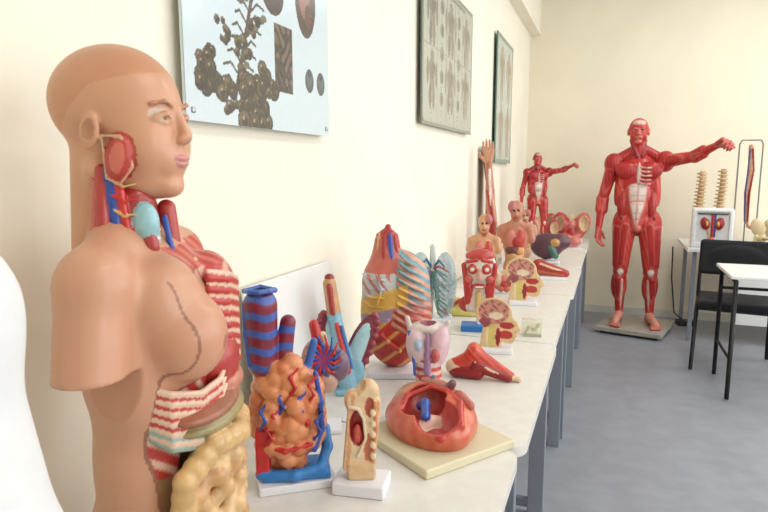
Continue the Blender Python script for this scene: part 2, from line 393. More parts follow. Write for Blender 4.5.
    for q,hip,kn,an,ft in ((-1,(-.11,.01,.86),(-.128,-.01,.455),(-.118,.035,.09),(-.15,-.13,.03)),(1,(.075,.01,.86),(.105,-.01,.455),(.12,.035,.09),(.165,-.13,.03))):
        hip,kn,an,ft=map(np.array,(hip,kn,an,ft)); d=kn-hip
        s.c(hip,kn,.095,.056,RED)
        s.c(hip+(q*.035,-.035,-.05),kn+(q*.022,-.015,.06),.053,.042,f1); s.c(hip+(-q*.02,-.04,-.06),kn+(-q*.020,-.02,.05),.050,.043,f2)
        s.c(hip+(0,-.06,-.02),kn+(0,-.035,.08),.04,.034,f1); s.c(hip+(q*.075,0,-.03),kn+(q*.055,.01,.1),.03,.010,WH)
        s.c(hip+(q*.03,-.08,.05),kn+(-q*.045,-.01,.09),.014,.013,DR,.003)
        s.c(hip+(0,.04,-.05),kn+(0,.03,.02),.058,.038,f1)
        s.e(kn+(0,-.044,.005),(.025,.02,.032),WH); s.c(kn+(0,-.044,.06),kn+(0,-.038,-.05),.013,.010,WH)
        s.c(kn,an,.052,.032,RED); s.e(kn+(q*.024,.03,-.12),(.044,.05,.12),f1); s.e(kn+(-q*.020,.03,-.12),(.040,.05,.12),f2)
        s.c(kn+(q*.014,-.034,-.06),an+(0,-.018,.06),.03,.016,f1); s.c(kn+(-q*.014,-.04,-.07),an+(-q*.008,-.024,.02),.012,.010,(224,190,176),0)
        s.c(an+(0,.03,.1),an+(0,.035,0),.013,.017,WH)
        s.c(an+(0,.02,-.045),ft+(0,.06,.01),.037,.031,PK); s.c(an+(0,-.02,-.01),ft+(0,.02,.005),.033,.027,(218,150,130)); s.c(an+(0,.035,-.05),an+(0,.03,-.02),.032,.026,PK)
        for i,o in enumerate((-.03,-.014,.001,.016,.029)):
            o*=q; l=(.05,.045,.04,.034,.028)[i]; r=(.013,.01,.009,.009,.008)[i]
            s.c(ft+(o,.03,-.005),ft+(o*1.1,.03-l-.015,-.017),.014,r,PK,.003)
    s.e((-.02,-.07,.82),(.034,.034,.034),PK)
    return s
fibm=vmat('muscle_plastic',rough=.42,var=.2,scale=22,stretch=(3,3,.6),bump=.3,coat=.2)
platm=mat('platform_board',(168,162,152),.6,noise=.05,nscale=20)
g=grp('muscle_mannequin',(.235,5.36,.058),0)
mm=man().build('body',fibm,g,seam=(.004,(206,110,98)))
pg=grp('display_platform',(.25,5.42,0),math.radians(-14))
box('board',(.52,.58,.035),(0,0,.04),platm,pg,.004)
for x in (-.2,.2):
    for y in (-.22,.22): box('castor',(.05,.05,.0225),(x,y,.01125),mat('black_plastic',(22,22,24),.4),pg,.004)
g=grp('muscle_figurine',(-.5,4.62,TZ+.02),0,1/.415)
o=bpy.data.objects.new('figure',mm.data.copy()); COL.objects.link(o); o.parent=g; o.rotation_euler=(0,0,math.radians(18))
o.data.materials.clear(); o.data.materials.append(vmat('muscle_plastic_dark',rough=.4,var=.45,scale=16,bump=.3))
box('stand',(.5,.5,.048),(0,0,-.024),mat('beige_base',(206,188,150),.5),g,.01)

# ------------------------------------------------------------------ camera-side torso
tg=grp('torso_mannequin',(-.585,.62,TZ),math.radians(14))
SKB=(202,149,119); TAN=(206,164,112)
s=S(.0030,.018)
s.e((0,0,.345),(.082,.12,.15),SKB); s.e((-.005,0,.2),(.072,.098,.15),SKB); s.e((-.008,0,.07),(.088,.128,.12),SKB)
for q in (-1,1):
    s.c((-.02,q*.03,.475),(-.01,q*.115,.445),.035,.036,SKB,.02); s.c((-.01,q*.126,.432),(-.01,q*.150,.33),.039,.039,SKB,.03)
s.c((-.03,0,.44),(-.03,0,.52),.048,.042,SKB,.03)
s.e((.045,-.06,.41),(.042,.055,.05),SKB,.02); s.e((.066,-.055,.368),(.052,.054,.054),(200,145,115),.015)
s.e((.055,.06,.39),(.045,.06,.065),(180,50,44),.015)
for q in (-1,1): s.b((-.01,q*.2,.27),(.09,.09,.074),(192,138,108),op='s')
s.e((.10,.0,.16),(.075,.088,.13),(160,104,66),op='s')
def yc(z): return -.097+np.clip(.30-z,0,.3)*.12
def zp(y): return .312+.25*np.clip(y+.055,-1,0)
def tcol(P,c):
    x,y,z=P.T; c=c.copy()
    cut=(y>yc(z))&(x>-.0)&(z>.03)&(z<.47)
    plate=(y<.004)&(z>zp(y))&(z<.44)&cut
    oth=cut&~plate
    neckpl=(z>=.44)&(y<-.045)&cut
    o2=oth&(z>.44)&~neckpl; c[o2]=ribs((180,58,50),(200,106,86),300,.8)(P[o2])
    side=oth&(y>=.004)&(z>.3)&(z<=.44); c[side]=ribs((184,48,44),(214,160,138),200,-.6,-.3)(P[side])
    rib=oth&(z<=zp(y))&(z>.2); c[rib]=ribs((184,56,50),(220,176,152),250,.9,-.2)(P[rib])
    low=oth&(z<=.2); c[low]=(150,116,78)
    ln=(np.abs(y-yc(z))<.0014)&(x>.02)&(z<.44)&(z>.03); c[ln]=(150,98,74)
    pe=cut&((np.abs(y-.004)<.0015)&(z>.31)&(z<.44)|(np.abs(z-.44)<.0014)&(y<.004)&(y>-.045)|(np.abs(z-zp(y))<.0015)&(y<.004)); c[pe]=(140,78,62)
    nip=((y+.055)**2+(z-.362)**2<.009**2)&(x>.08); c[nip]=(176,110,90)
    return c
plas=vmat('mannequin_plastic',rough=.42,var=.06,scale=9,bump=.03,coat=.2)
tr=s.build('trunk',plas,tg,fn=tcol)
s=S(.0028,.003)
for row in range(9):
    z=.03+row*.0215; pts=[]; W=.078-(.018 if row>7 else 0)
    for i in range(15):
        u=i/14*2-1; pts.append((.105-.038*u*u+.006*math.sin(i*2.1+row),u*W,z+.010*math.sin(i*1.7+row*2.3)))
    s.t(pts,.0118,[TAN,(196,150,98),(212,174,124)][row%3])
pts=[(.045,-.092,.05),(.06,-.094,.1),(.065,-.092,.15),(.07,-.088,.2),(.095,-.05,.230),(.114,0,.226),(.10,.05,.230),(.065,.088,.2),(.055,.09,.12),(.045,.088,.05)]
for a,b in zip(pts[:-1],pts[1:]):
    a,b=np.array(a),np.array(b)
    for t in (0,.33,.66): s.e(a+(b-a)*t,.0165,(208,168,112))
s.e((.068,.005,.254),(.048,.088,.016),(158,142,96)); s.e((.070,-.01,.270),(.044,.080,.013),(156,96,72)); s.e((.068,.04,.285),(.042,.05,.024),(200,130,108))
s.e((.070,.03,.315),(.038,.05,.045),(176,52,46))
vi=s.build('viscera',vmat('viscera_plastic',rough=.35,var=.2,scale=40,coat=.3),tg)
s=S(.0024,.002); RB=(224,190,166)
for i in range(6):
    z=.306-i*.012; s.t([(.03,-.098+i*.002,z+.012),(.058,-.090,z+.002),(.084,-.058,z-.008),(.096,-.015,z-.004),(.095,.02,z+.01)],.0040,RB)
    s.t([(.03,-.096+i*.002,z+.006),(.057,-.088,z-.005),(.082,-.056,z-.015),(.094,-.015,z-.011)],.0048,(188,62,54) if i<4 else (150,170,160))
for i in range(8):
    z=.425-i*.015; s.t([(.078,.006,z+.010),(.098,.03,z+.004),(.098,.07,z-.008),(.065,.11,z-.02)],.0034,RB)
    s.t([(.078,.006,z+.002),(.096,.03,z-.004),(.096,.07,z-.015),(.063,.11,z-.027)],.0058,(186,52,46))
rc=s.build('rib_cage',plas,tg)
for o in (tr,vi,rc): o.scale=(1,1,1.07); o.rotation_euler=(0,0,math.radians(5)); o.location=(.014,.006,0)
s=S(.0020,.002)
s.c((.014,-.02,.56),(.016,-.02,.47),.027,.031,(166,44,40)); 
s.e((.036,-.036,.535),(.018,.014,.026),(150,196,204)); s.c((.036,-.028,.53),(.038,-.024,.47),.013,.013,(186,210,208)); s.e((.044,-.040,.506),(.011,.009,.016),(170,60,56))
for k in range(5): s.t([(.028,-.043,.526-k*.011),(.042,-.042,.524-k*.011),(.051,-.030,.526-k*.011)],.0022,(222,228,224),0)
s.c((.002,-.052,.60),(.012,-.052,.488),.0065,.007,BL); s.c((.012,-.052,.60),(.024,-.048,.488),.0052,.0056,(200,38,34)); s.c((-.008,-.051,.60),(-.006,-.06,.48),.008,.009,(176,56,48))
s.c((-.018,-.049,.585),(-.02,-.057,.49),.006,.008,(200,110,90))
s.t([(.0,-.062,.50),(.018,-.064,.489),(.038,-.054,.483),(.053,-.028,.485),(.062,.01,.486)],.0062,BL); s.t([(.0,-.054,.497),(.035,-.038,.494),(.04,0,.496)],.0055,(196,36,32)); s.t([(.022,-.058,.489),(.030,-.062,.476),(.040,-.060,.47)],.005,BL)
s.t([(-.01,-.085,.49),(.02,-.080,.476),(.05,-.058,.470),(.064,-.018,.474),(.067,.03,.478)],.0058,(212,176,136))
for k in range(5): s.t([(.008,-.057,.588-k*.018),(.02,-.054,.580-k*.018),(.032,-.046,.583-k*.018)],.0018,(200,40,34) if k%2 else (206,170,110),0)
s.t([(.053,-.022,.476),(.058,-.014,.50),(.05,-.012,.54)],.004,BL)
s.c((.042,.01,.55),(.048,.015,.47),.012,.012,(180,56,48))
s.build('neck_vessels',vmat('vessel_plastic',rough=.3,var=.12,scale=90,coat=.3),tg)
s=S(.0021,.012)
hs=SK
s.e((-.012,0,.686),(.083,.066,.071),hs,.01); s.e((.030,0,.64),(.045,.051,.068),hs,.02)
for q in (-1,1):
    s.c((-.01,q*.042,.60),(.040,q*.014,.583),.016,.015,hs,.025); s.e((.047,q*.027,.628),(.024,.022,.028),hs,.02)
    s.e((.074,q*.026,.665),(.008,.012,.007),hs,op='s'); s.e((.0605,q*.0255,.663),(.0120,.0115,.0095),(206,180,160),0)
    s.e((.0722,q*.0255,.662),(.002,.0036,.0036),(96,70,54),0,op='p')
    s.t([(.073,q*.015,.661),(.0735,q*.025,.668),(.0645,q*.036,.662)],.0030,hs,.003); s.t([(.072,q*.015,.659),(.0705,q*.025,.657),(.063,q*.036,.660)],.0028,hs,.003)
    s.t([(.075,q*.015,.6625),(.0758,q*.025,.665),(.0665,q*.036,.661)],.0009,(130,88,66),0,op='p')
    s.t([(.076,q*.013,.679),(.074,q*.026,.683),(.063,q*.040,.679)],.0014,(190,134,104),.006)
    s.e((-.004,q*.064,.646),(.013,.006,.022),hs,.004,R=(0,8,0)); s.e((-.002,q*.070,.648),(.007,.004,.013),(184,128,98),op='s',R=(0,8,0))
    s.e((.081,q*.007,.637),(.006,.0045,.0045),hs,.005)
s.c((.074,0,.674),(.086,0,.643),.005,.007,hs,.009); s.e((.062,0,.580),(.014,.019,.014),hs,.014); s.e((.065,0,.612),(.014,.025,.02),hs,.012)
s.e((.079,0,.6150),(.0062,.016,.0036),(206,138,130),.003); s.e((.078,0,.6078),(.0066,.0135,.0046),(208,142,134),.003); s.e((.085,0,.6115),(.012,.016,.0008),(150,88,80),0,op='p')
s.c((-.03,0,.61),(-.034,0,.50),.042,.044,hs,.02)
s.e((.026,-.055,.614),(.018,.011,.028),(182,62,50),.002,R=(0,12,0)); s.e((.030,-.063,.614),(.009,.009,.019),(206,108,90),op='p',R=(0,12,0))
s.t([(.010,-.062,.640),(.034,-.060,.640),(.044,-.054,.604),(.026,-.056,.582),(.012,-.060,.59),(.010,-.062,.640)],.0018,(208,164,130),0)
def hcol(P,c):
    x,y,z=P.T; c=c.copy()
    hair=(z>.70-np.clip((x-.0)*-.9,0,.06)+np.clip(x,0,.1)*.3)&(np.abs(c-np.array(hs)).sum(1)<2); c[hair]=(198,141,105)
    nk=(x>-.012)&(z<.590)&(y<.03)&(np.hypot(x+.03,y)<.062)&(x<.04); c[nk]=(176,62,52)
    return c
s.build('head',plas,tg,fn=hcol,rotz=math.radians(-4),loc=(-.004,0,0))

# ------------------------------------------------------------------ white plaster form at far left
s=S(.006,.04); WP=(224,224,224)
s.e((0,0,.50),(.07,.07,.06),WP); s.c((0,0,.50),(.0,0,.25),.062,.10,WP); s.c((.0,0,.25),(.0,0,.04),.10,.115,WP); s.c((0,0,.5),(0,0,.57),.035,.03,WP)
s.build('white_plaster_bust',vmat('plaster',rough=.7,var=.02,coat=0),None,loc=(-.445,.25,TZ))

# ------------------------------------------------------------------ tabletop models (units: 1/s metre)
glossy=vmat('painted_plastic',rough=.38,var=.14,scale=.12,bump=.1,coat=.25)
basem=mat('white_base',(232,232,238),.35); blueb=mat('blue_base',(36,112,186),.35)
stl=mat('steel',(170,170,170),.3,metal=1)
g=grp('lung_alveoli_model',(-.55,.97,TZ),s=536)
box('plinth',(78,54,9),(0,0,4.5),basem,g,1.5,rz=.12)
s=S(1.2,2.5)
s.b((2,0,13),(34,21,4),(44,124,196),2)
s.t([(-34,-16,16),(0,-22,16),(26,-16,20),(34,0,34),(32,6,52)],5.5,(44,124,196),3)
s.e((-6,0,74),(33,20,58),(196,120,76))
for i in range(150):
    u=rng.normal(size=3); u/=np.linalg.norm(u)
    if u[1]>.5: continue
    p=np.array((-6,0,74))+u*np.array((32,20,56)); 
    s.e(p,7+3.5*rng.rand(),(218,142,94) if i%3 else (206,120,74),1.2)
def stripe(P):
    a=np.clip(np.sin(P[:,2]*.36+.6*np.sin(P[:,0]*.2))*2.5,0,1)[:,None]; return np.array((62,92,170.))*a+np.array((130,34,56.))*(1-a)
s.c((-30,0,128),(-31,0,188),15,17,stripe); s.e((-31,0,204),(11.5,11.5,18),(90,24,50),op='s'); s.t([(-46,0,203),(-40,-11,204),(-31,-15,204),(-22,-11,204),(-16,0,203),(-31,14,204),(-46,0,203)],2.6,(62,100,180),1)
s.t([(-46,-4,190),(-45,-6,160),(-42,-8,130)],3,(52,86,170)); s.c((-12,4,120),(-4,6,168),10,8,stripe); s.c((12,6,110),(22,8,146),5,4,(52,100,180)); 
for k in range(10):
    x=-34+k*6; z0=45+rng.rand()*55
    s.t([(x,-20,z0),(x+6,-25,z0+10),(x+1,-24,z0+20),(x+9,-20,z0+28)],1.4,(190,30,32) if k%3 else (36,72,160))
s.t([(22,-14,120),(27,-16,90),(28,-14,60),(20,-18,40)],2.6,(44,80,170)); s.t([(-32,-18,50),(-10,-26,44),(16,-22,48)],2.0,(190,30,32))
s.b((-32,-14,40),(7,6,24),(190,30,32),2)
s.build('alveoli',glossy,g)
g=grp('vessel_tree_model',(-.60,1.2,TZ),s=430)
box('foot',(34,30,5),(0,0,2.5),basem,g,1); tube('rod',[(0,0,4),(0,0,60)],1.2,stl,g)
s=S(1.1,1)
s.e((-6,0,72),(16,9,22),(170,126,116)); s.e((14,0,66),(12,8,17),(120,96,118)); s.e((2,-2,50),(12,8,12),(190,150,130))
for k in range(16):
    a=k/16*6.28; s.t([(0,-7,74),(11*math.cos(a),-10,76+13*math.sin(a)),(18*math.cos(a+.3),-7,77+22*math.sin(a+.3))],[2,1.5,1],(190,34,36) if k%2 else (40,76,160))
s.c((-4,0,86),(-9,0,108),6,5,(186,40,38)); s.c((2,0,84),(0,0,98),4,3,(216,190,150))
s.build('vessels',glossy,g)
g=grp('white_display_panel',(XL+.06,1.35,TZ),0); g.rotation_euler=(0,math.radians(-7),0)
box('panel',(.008,.46,.34),(0,0,.17),mat('panel_white',(232,232,230),.4),g,.003)
g=grp('winged_larynx_model',(-.635,1.43,TZ),s=376)
s=S(1.0,1.0)
LB=(134,184,204); MA=(126,46,62)
s.c((-20,0,114),(-16,0,84),6.5,7,(196,146,98)); s.c((-20,-6,112),(-17,-7,86),3,2.6,(160,50,44),0); s.e((-20,0,120),(5,4,4),(140,44,40),0)
s.c((-16,0,84),(-1,0,4),7,9,LB); s.c((-13,-7,74),(-2,-9,26),2.2,3,(196,60,56),0); s.t([(-8,-8,72),(2,-9,30)],1.6,(70,120,190),0)
s.e((-17,3,46),(12,3,40),MA,R=(0,-12,0)); s.e((-14,1,44),(8,3,33),(170,206,214),R=(0,-12,0)); s.e((9,3,44),(13,3,40),MA,R=(0,22,0)); s.e((6,1,42),(8,3,33),(170,206,214),R=(0,22,0)); s.e((-2,0,22),(17,4,18),LB)
M1=rot((0,-12,0)); M2=rot((0,22,0))
for t in np.linspace(.1,3.0,13):
    for M,cx,sg in ((M1,-17,-1),(M2,9,1)):
        p=np.array((sg*12*math.sin(t),0,40*math.cos(t))); p=M@p+np.array((cx,2,45)); s.e(p,3.2,(150,60,72),0)
s.b((0,0,3),(15,10,3),LB,1)
s.build('model',glossy,g)
g=grp('thorax_section_model',(-.575,1.63,TZ),s=343)
box('base',(60,40,7),(2,-2,3.5),basem,g,1.5)
s=S(1.1,5)
def mixc(a,b,t): return np.array(a,float)*t+np.array(b,float)*(1-t)
def tc2(P,c):
    x,y,z=P.T; c=c.copy(); f=y<12
    L=x<-2+(z-80)*.10
    c[f]=(190,192,192)
    m=f&L; v=m&(np.sin(x*.35+np.sin(z*.2)*1.4)*np.sin(z*.25+x*.3)>.6); c[v]=(186,116,108)
    m=f&L&(z>106); c[m]=(190,96,80)
    m=f&(z<92+x*.35)&(z>73+x*.3)&(x<12); c[m]=(222,176,84); m=f&(z<73+x*.3)&(z>62+x*.3)&(x<10); c[m]=(160,140,164)
    s0=np.clip((np.sin((z-x*.9)*.30)-.55)*3,0,1)[:,None]
    m=f&(z<62+x*.3); c[m]=mixc((220,166,90),(190,46,40),s0)[m]
    s_=np.clip(np.sin((z+x*.75)*.72)*2+.5,0,1)[:,None]; up=np.clip((z-66)/16,0,1)[:,None]
    gap=mixc((110,150,160),(176,60,52),up)
    m=f&~L&(z>50-x*.3)&~((z<92+x*.35)&(z>73+x*.3)&(x<12)); c[m]=mixc((206,150,124),gap,s_)[m]
    return c
s.e((0,2,64),(36,24,58),(180,185,190)); s.e((0,2,94),(34,22,34),(190,190,190)); s.e((-14,-4,94),(18,18,24),(190,190,192)); s.e((-13,-7,48),(19,15,20),(190,46,40)); s.e((14,-7,44),(16,14,18),(190,46,40)); s.c((-10,2,116),(-10,2,134),16,12,(186,80,66))
s.b((0,0,-6),(60,60,13),(150,40,40),op='s')
for i in range(10):
    z=119-i*7.8; w=math.sqrt(max(0.05,1-((z-78)/62)**2))
    s.t([(4-i*.3,-24*w,z+5),(14*w,-23*w,z-1),(27*w,-14*w,z-8),(35*w,0,z-15)],1.8,(220,204,176),.5)
for i in range(4): s.t([(-33,-8,104-i*9),(-25,-18,100-i*9),(-12,-23,100-i*9)],1.1,(224,222,216),.5)
s.t([(-20,-23,108),(-14,-25,92),(-18,-24,76)],1.2,(180,60,60),0); s.t([(-8,-24,60),(-16,-24,48),(-6,-25,38),(4,-24,30)],2.2,(206,110,90),.5)
s.build('thorax',glossy,g,fn=tc2)
s=S(1.1,1)
s.c((-10,0,122),(-9,0,140),12,9,(160,40,36)); 
for k in range(10):
    a=k/10*6.28; s.c((-8+13*math.cos(a),-1+12*math.sin(a),114),(-9+9*math.cos(a),8*math.sin(a),142),2.4,2,[(190,48,40),(214,170,114),(170,44,38),(44,80,170),(176,54,44)][k%5])
s.e((-9,0,143),(9,8,4),(196,80,64)); s.c((-9,0,143),(-8,0,150),4,3,(170,50,44)); s.build('neck_stump',glossy,g)
g=grp('transparent_lung_model',(-.65,2.28,TZ),s=248)
box('base',(40,24,4),(0,0,2),basem,g,1)
s=S(1.1,3); 
for q in (-1,1): s.e((q*12,0,36),(12,10,33),(150,186,200),1)
s.build('lung_shells',vmat('clear_lung',rough=.15,var=.1,scale=.3,alpha=.5,coat=.6),g)
s=S(.9,.8); s.c((0,0,52),(0,0,74),3,3,(206,214,214))
for q in (-1,1):
    for k in range(12):
        z=62-k*4.8; s.t([(0,0,52),(q*6,rng.rand()*8-10,z-4+rng.rand()*5),(q*(11+6*rng.rand()),-8,z-7)],[1.3,1.1,.8],[(60,110,150),(170,80,90),(90,140,120)][k%3])
s.c((0,0,4),(0,0,52),1.4,1.4,(200,200,200)); s.build('bronchi',glossy,g)
g=grp('larynx_model',(-.445,1.52,TZ),s=362)
box('base',(40,34,4),(0,0,2),basem,g,1)
s=S(1.,1.6)
s.c((2,0,6),(0,0,34),13,13,ribs((190,70,64),(220,180,166),.8,0)); s.e((-10,-2,46),(11,12,20),(216,188,192),R=(0,-8,0)); s.e((10,-2,46),(11,12,22),(212,176,184),R=(0,10,0))
s.e((0,2,64),(17,11,7),(218,206,198)); s.c((-16,0,58),(-20,0,74),3,2.5,(214,196,190)); s.c((15,0,58),(20,0,70),3,2.5,(214,196,190)); s.c((0,-12,60),(0,-13,24),1.6,3.5,(160,120,156))
s.e((-9,-13,50),(4,4,6),(170,190,206),0); s.e((8,-13,40),(4,4,7),(190,90,88),0); s.e((0,0,76),(9,8,12),(150,70,90),op='s'); s.e((0,-10,14),(8,5,8),(184,56,52))
s.t([(-12,-11,20),(-14,-10,44),(-18,-6,62)],1.5,(50,86,170),0); s.e((0,-10,30),(10,4,3.5),(214,190,190))
s.build('larynx',glossy,g)
g=grp('throat_section_model',(-.415,.985,TZ),s=523)
box('base',(52,38,13),(0,0,6.5),basem,g,2,rz=-.25)
s=S(1.1,1.6)
CR=(218,184,140)
def thr(P):
    x,y,z=P.T; c=np.tile(np.array((224,198,160.)),(len(P),1))
    c[np.abs(np.abs(x-1-(z-52)*.08)-13)<2]=(210,152,112)
    return c
s.b((0,0,58),(16,9,40),CR,6,R=(0,5,0)); s.e((6,0,98),(12,9,16),CR); s.e((-8,0,92),(9,9,12),CR); s.e((-2,-7,113),(6,9,11),CR,op='s')
s.b((0,-34,60),(40,27,70),thr,op='s')
s.e((-4,-7,66),(7.5,5,18),(150,30,32),op='s'); s.e((7,-8,44),(4.5,4,17),(200,120,92),op='s'); s.e((8,-8,87),(4.5,4,10),(190,94,76),op='s'); s.e((-4,-5,60),(4,3,10),(196,80,68),0)
s.t([(-12,-7,88),(-3,-8,86),(2,-8,76),(4,-8,56),(-4,-8,38)],1.6,(226,210,180),0); s.t([(13,-7,92),(14,-7,66),(11,-7,28)],1.8,(206,140,100),0); s.b((0,0,22),(14,9,10),CR,3)
for k in range(5): s.e((11,-7,38+k*11),(3.2,3,4),(226,206,170),0)
s.build('section',glossy,g)
g=grp('diaphragm_model',(-.338,1.225,TZ),math.radians(-35))
box('board',(.245,.245,.02),(0,0,.01),mat('cream_board',(216,207,176),.5),g,.004)
s=S(.0030,.008)
def dc(P):
    a=np.arctan2(P[:,1],P[:,0]); t=(np.sin(a*16+P[:,2]*40)*.5+.5)[:,None]; return np.array((208,108,76.))*(1-t)+np.array((200,90,64.))*t
s.e((-.03,.02,.045),(.112,.085,.072),dc); s.e((-.015,-.01,.045),(.118,.083,.055),dc); s.e((-.078,.015,.05),(.062,.068,.06),(190,138,106))
s.e((-.02,-.02,.1),(.05,.058,.05),(180,58,50),op='s',R=(18,0,15)); s.e((.05,-.035,.09),(.050,.048,.052),(196,76,66),op='s',R=(20,0,25))
s.t([(-.065,-.03,.092),(-.04,.018,.112),(.0,.03,.112),(.045,.03,.10),(.09,-.005,.072),(.083,-.053,.052),(.03,-.078,.05),(-.035,-.073,.065),(-.065,-.03,.092)],.0058,(190,54,46))
s.e((.018,-.03,.048),(.014,.032,.028),(224,186,166)); s.t([(-.03,-.02,.078),(-.01,-.022,.092),(.02,-.045,.078)],.010,(44,80,164)); s.e((.055,-.035,.043),(.026,.022,.010),(170,50,50)); s.e((-.025,-.055,.052),(.02,.015,.012),(206,130,120))
s.build('dome',vmat('organ_gloss',rough=.32,var=.10,scale=30,coat=.35),g)
s=S(.0035,.004)
s.e((-.045,.04,.112),(.05,.016,.012),(184,110,92),R=(0,0,10)); s.c((.02,.05,.10),(.05,.055,.088),.015,.011,(180,90,80)); s.c((-.01,.045,.112),(.0,.048,.126),.011,.009,(120,80,90)); s.c((-.05,.035,.105),(-.058,.04,.124),.008,.007,(90,104,130))
s.build('vessel_stumps',glossy,g)
g=grp('shoulder_muscle_model',(-.315,1.68,TZ),s=343)
s=S(1.,1.3)
s.c((-30,0,12),(-10,0,20),7,10,(200,64,46)); s.c((-12,0,22),(24,-6,5),10,4.5,fib((180,34,28),(206,84,56),.8,.9)); s.c((-8,-6,14),(22,-9,4),7,4,(140,22,24)); s.c((-12,3,28),(-2,3,14),7,8,(206,90,62)); s.c((-32,0,10),(-24,0,10),8,8,(222,196,170)); s.c((-30,-2,7),(-8,-6,7),7,7,(140,20,24))
s.t([(-10,-10,18),(4,-12,12),(22,-11,5)],1.2,(226,190,160),0)
s.c((22,-7,4.5),(32,-8,3),3.5,3,(222,190,160)); s.build('muscle',glossy,g)
def profile_head(name,x,y,s_,z=0,rz=None,face=1,sk=(206,150,112),base=basem):
    g=grp(name,(x,y,TZ),rz,s=s_); F=face
    box('base',(26,18,4),(0,2,2),base,g,.8)
    s=S(.7,1.5)
    s.e((-3*F,0,33),(15,9,13),sk); s.e((6*F,0,22),(9,8,13),sk); s.c((15*F,0,25),(17*F,0,20),2,2.6,sk); s.e((14*F,0,15),(3,3,2.5),(186,90,80)); s.e((10*F,0,11),(5,5,3.5),sk); s.c((-4*F,0,18),(-5*F,0,4),8,9,sk)
    def cut(P):
        x,y,z=P.T; x=x*F; c=np.tile(np.array((222,190,140.)),(len(P),1))
        c[(x<-2)&(z<26)&(x>-9)]=(226,206,170); c[((x+4)/3)**2+((z-14)/14)**2<1]=(210,190,110)
        b=((x+3)/12.5)**2+((z-34)/10.5)**2<1; c[b]=(200,140,124); c[b&(np.sin(x*.9+np.sin(z)*1.2)*np.sin(z*.8+x*.3)>.25)]=(160,92,88)
        c[((x+1)/6)**2+((z-31)/3)**2<1]=(226,206,180); c[((x+10)/5)**2+((z-25)/4)**2<1]=(150,76,84)
        c[((x-8)/6)**2+((z-23)/3)**2<1]=(170,44,46); c[((x-7)/6)**2+((z-15)/3.6)**2<1]=(186,54,50); c[((x-1)/2)**2+((z-13)/8)**2<1]=(150,30,34); return c
    s.b((0,-22,25),(40,22,40),cut,op='s'); s.build('head',glossy,g); return g
profile_head('brain_section_model',-.33,1.94,250,sk=(190,130,104))
profile_head('face_section_model',-.345,2.7,215)
g=grp('skull_muscle_model',(-.445,2.2,TZ),s=264)
box('base',(34,22,6),(0,0,3),blueb,g,1); tube('post',[(0,0,5),(0,0,22)],2.2,basem,g)
s=S(.8,1.5)
s.e((0,0,62),(17,12,18),(220,208,196)); s.b((0,0,38),(13,8,20),(214,196,184),6); s.e((0,0,75),(14,11,7),(186,60,54),1)
for q in (-1,1):
    s.e((q*7,-11,63),(5,3,5),(178,52,48),0); s.e((q*10,-7,42),(4,4,11),(180,44,42),1); s.t([(q*15,-6,66),(q*13,-8,52),(q*11,-7,30)],2.8,(176,40,38),.5); s.t([(q*3,-11,72),(q*12,-9,70)],1.6,(190,60,54),0)
    s.e((q*7,-13.2,63),(2,1.6,2),(226,214,204),0); s.e((q*10,-9,53),(4,3,4),(196,90,76),.5)
s.c((0,-12,62),(0,-14,55),2,2.8,(206,150,130),0); s.c((0,-8,38),(0,-8,26),3,3.4,(206,176,110),0); s.e((0,-10,46),(7,2.6,2.6),(176,56,50),0); s.e((0,-11.5,45.5),(4.5,1.8,1),(240,232,220),0)
s.e((-12,0,26),(8,5,8),(170,40,38)); s.e((6,-3,26),(8,5,6),(190,70,60)); s.build('skull',glossy,g)
def bust(name,x,y,hm,sk,a,rz=None,side=1):
    g=grp(name,(x,y,TZ),rz,s=100/hm); s=S(1.3,2.5)
    s.e((0,0,12),(15,11,15),sk); s.e((0,0,45),(16,12,24),sk); s.e((0,0,28),(13,10,16),sk)
    for q in (-1,1): s.c((q*4,0,68),(q*16,0,61),5,6,sk); s.c((q*17,0,61),(q*19,0,49),6,6,sk)
    s.c((0,1,64),(0,0,76),6,6,a); s.e((0,1,87),(9,10.5,11),sk); s.e((0,-5,81),(7,6,9),sk); s.c((0,-10,84),(0,-12,80),1.5,2,sk)
    s.e((0,-12,30),(12,9,22),(170,90,60),op='s')
    for q in (-1,1): s.e((q*6,-9,50),(5.5,4,11),(206,120,108) if q<0 else (190,66,56)); s.e((q*3.5,-11,86),(1.6,1,1.2),(40,30,30),0)
    s.e((1,-11,46),(5,4,6),(170,36,34)); s.e((-4,-9,35),(9,5,5),(112,50,42)); s.e((6,-9,34),(5,4,5),(216,156,100))
    for k in range(4): s.t([(-8,-8,12+k*5),(-3,-11,14+k*5),(3,-11,11+k*5),(8,-8,13+k*5)],2.6,(210,166,116) if k%2 else (196,146,98),.5)
    s.e((side*5,-2,90),(6,9,8),(186,110,104),.5); s.e((0,-10.5,76.5),(3,1.5,1.2),(170,70,64),0)
    s.build('bust',glossy,g)
bust('digestive_torso_model',-.61,3.12,.38,(204,150,112),(170,66,54))
bust('circulatory_torso_model',-.49,3.42,.44,(190,122,94),(200,150,116),side=-1)
bust('female_torso_model',-.54,4.2,.34,(204,154,124),(176,76,60))
g=grp('arm_muscle_model',(-.655,3.54,TZ),s=1); s=S(.005,.006)
s.c((0,0,.02),(0,0,.3),.03,.032,(176,56,46)); s.c((0,0,.3),(-.01,0,.48),.033,.026,fib((170,46,38),(206,150,124),150,30)); s.c((-.01,0,.48),(-.02,0,.64),.026,.018,(190,116,90)); s.c((0,-.022,.3),(-.015,-.02,.6),.009,.006,WH)
hand(s,(-.02,0,.64),(-.06,0,1),(0,-1,0),.145,(206,150,118),.10,1); s.build('arm',fibm,g); box('base',(.10,.10,.025),(0,0,.0125),basem,g,.003)
g=grp('acrylic_specimen_box',(-.245,2.19,TZ),s=270)
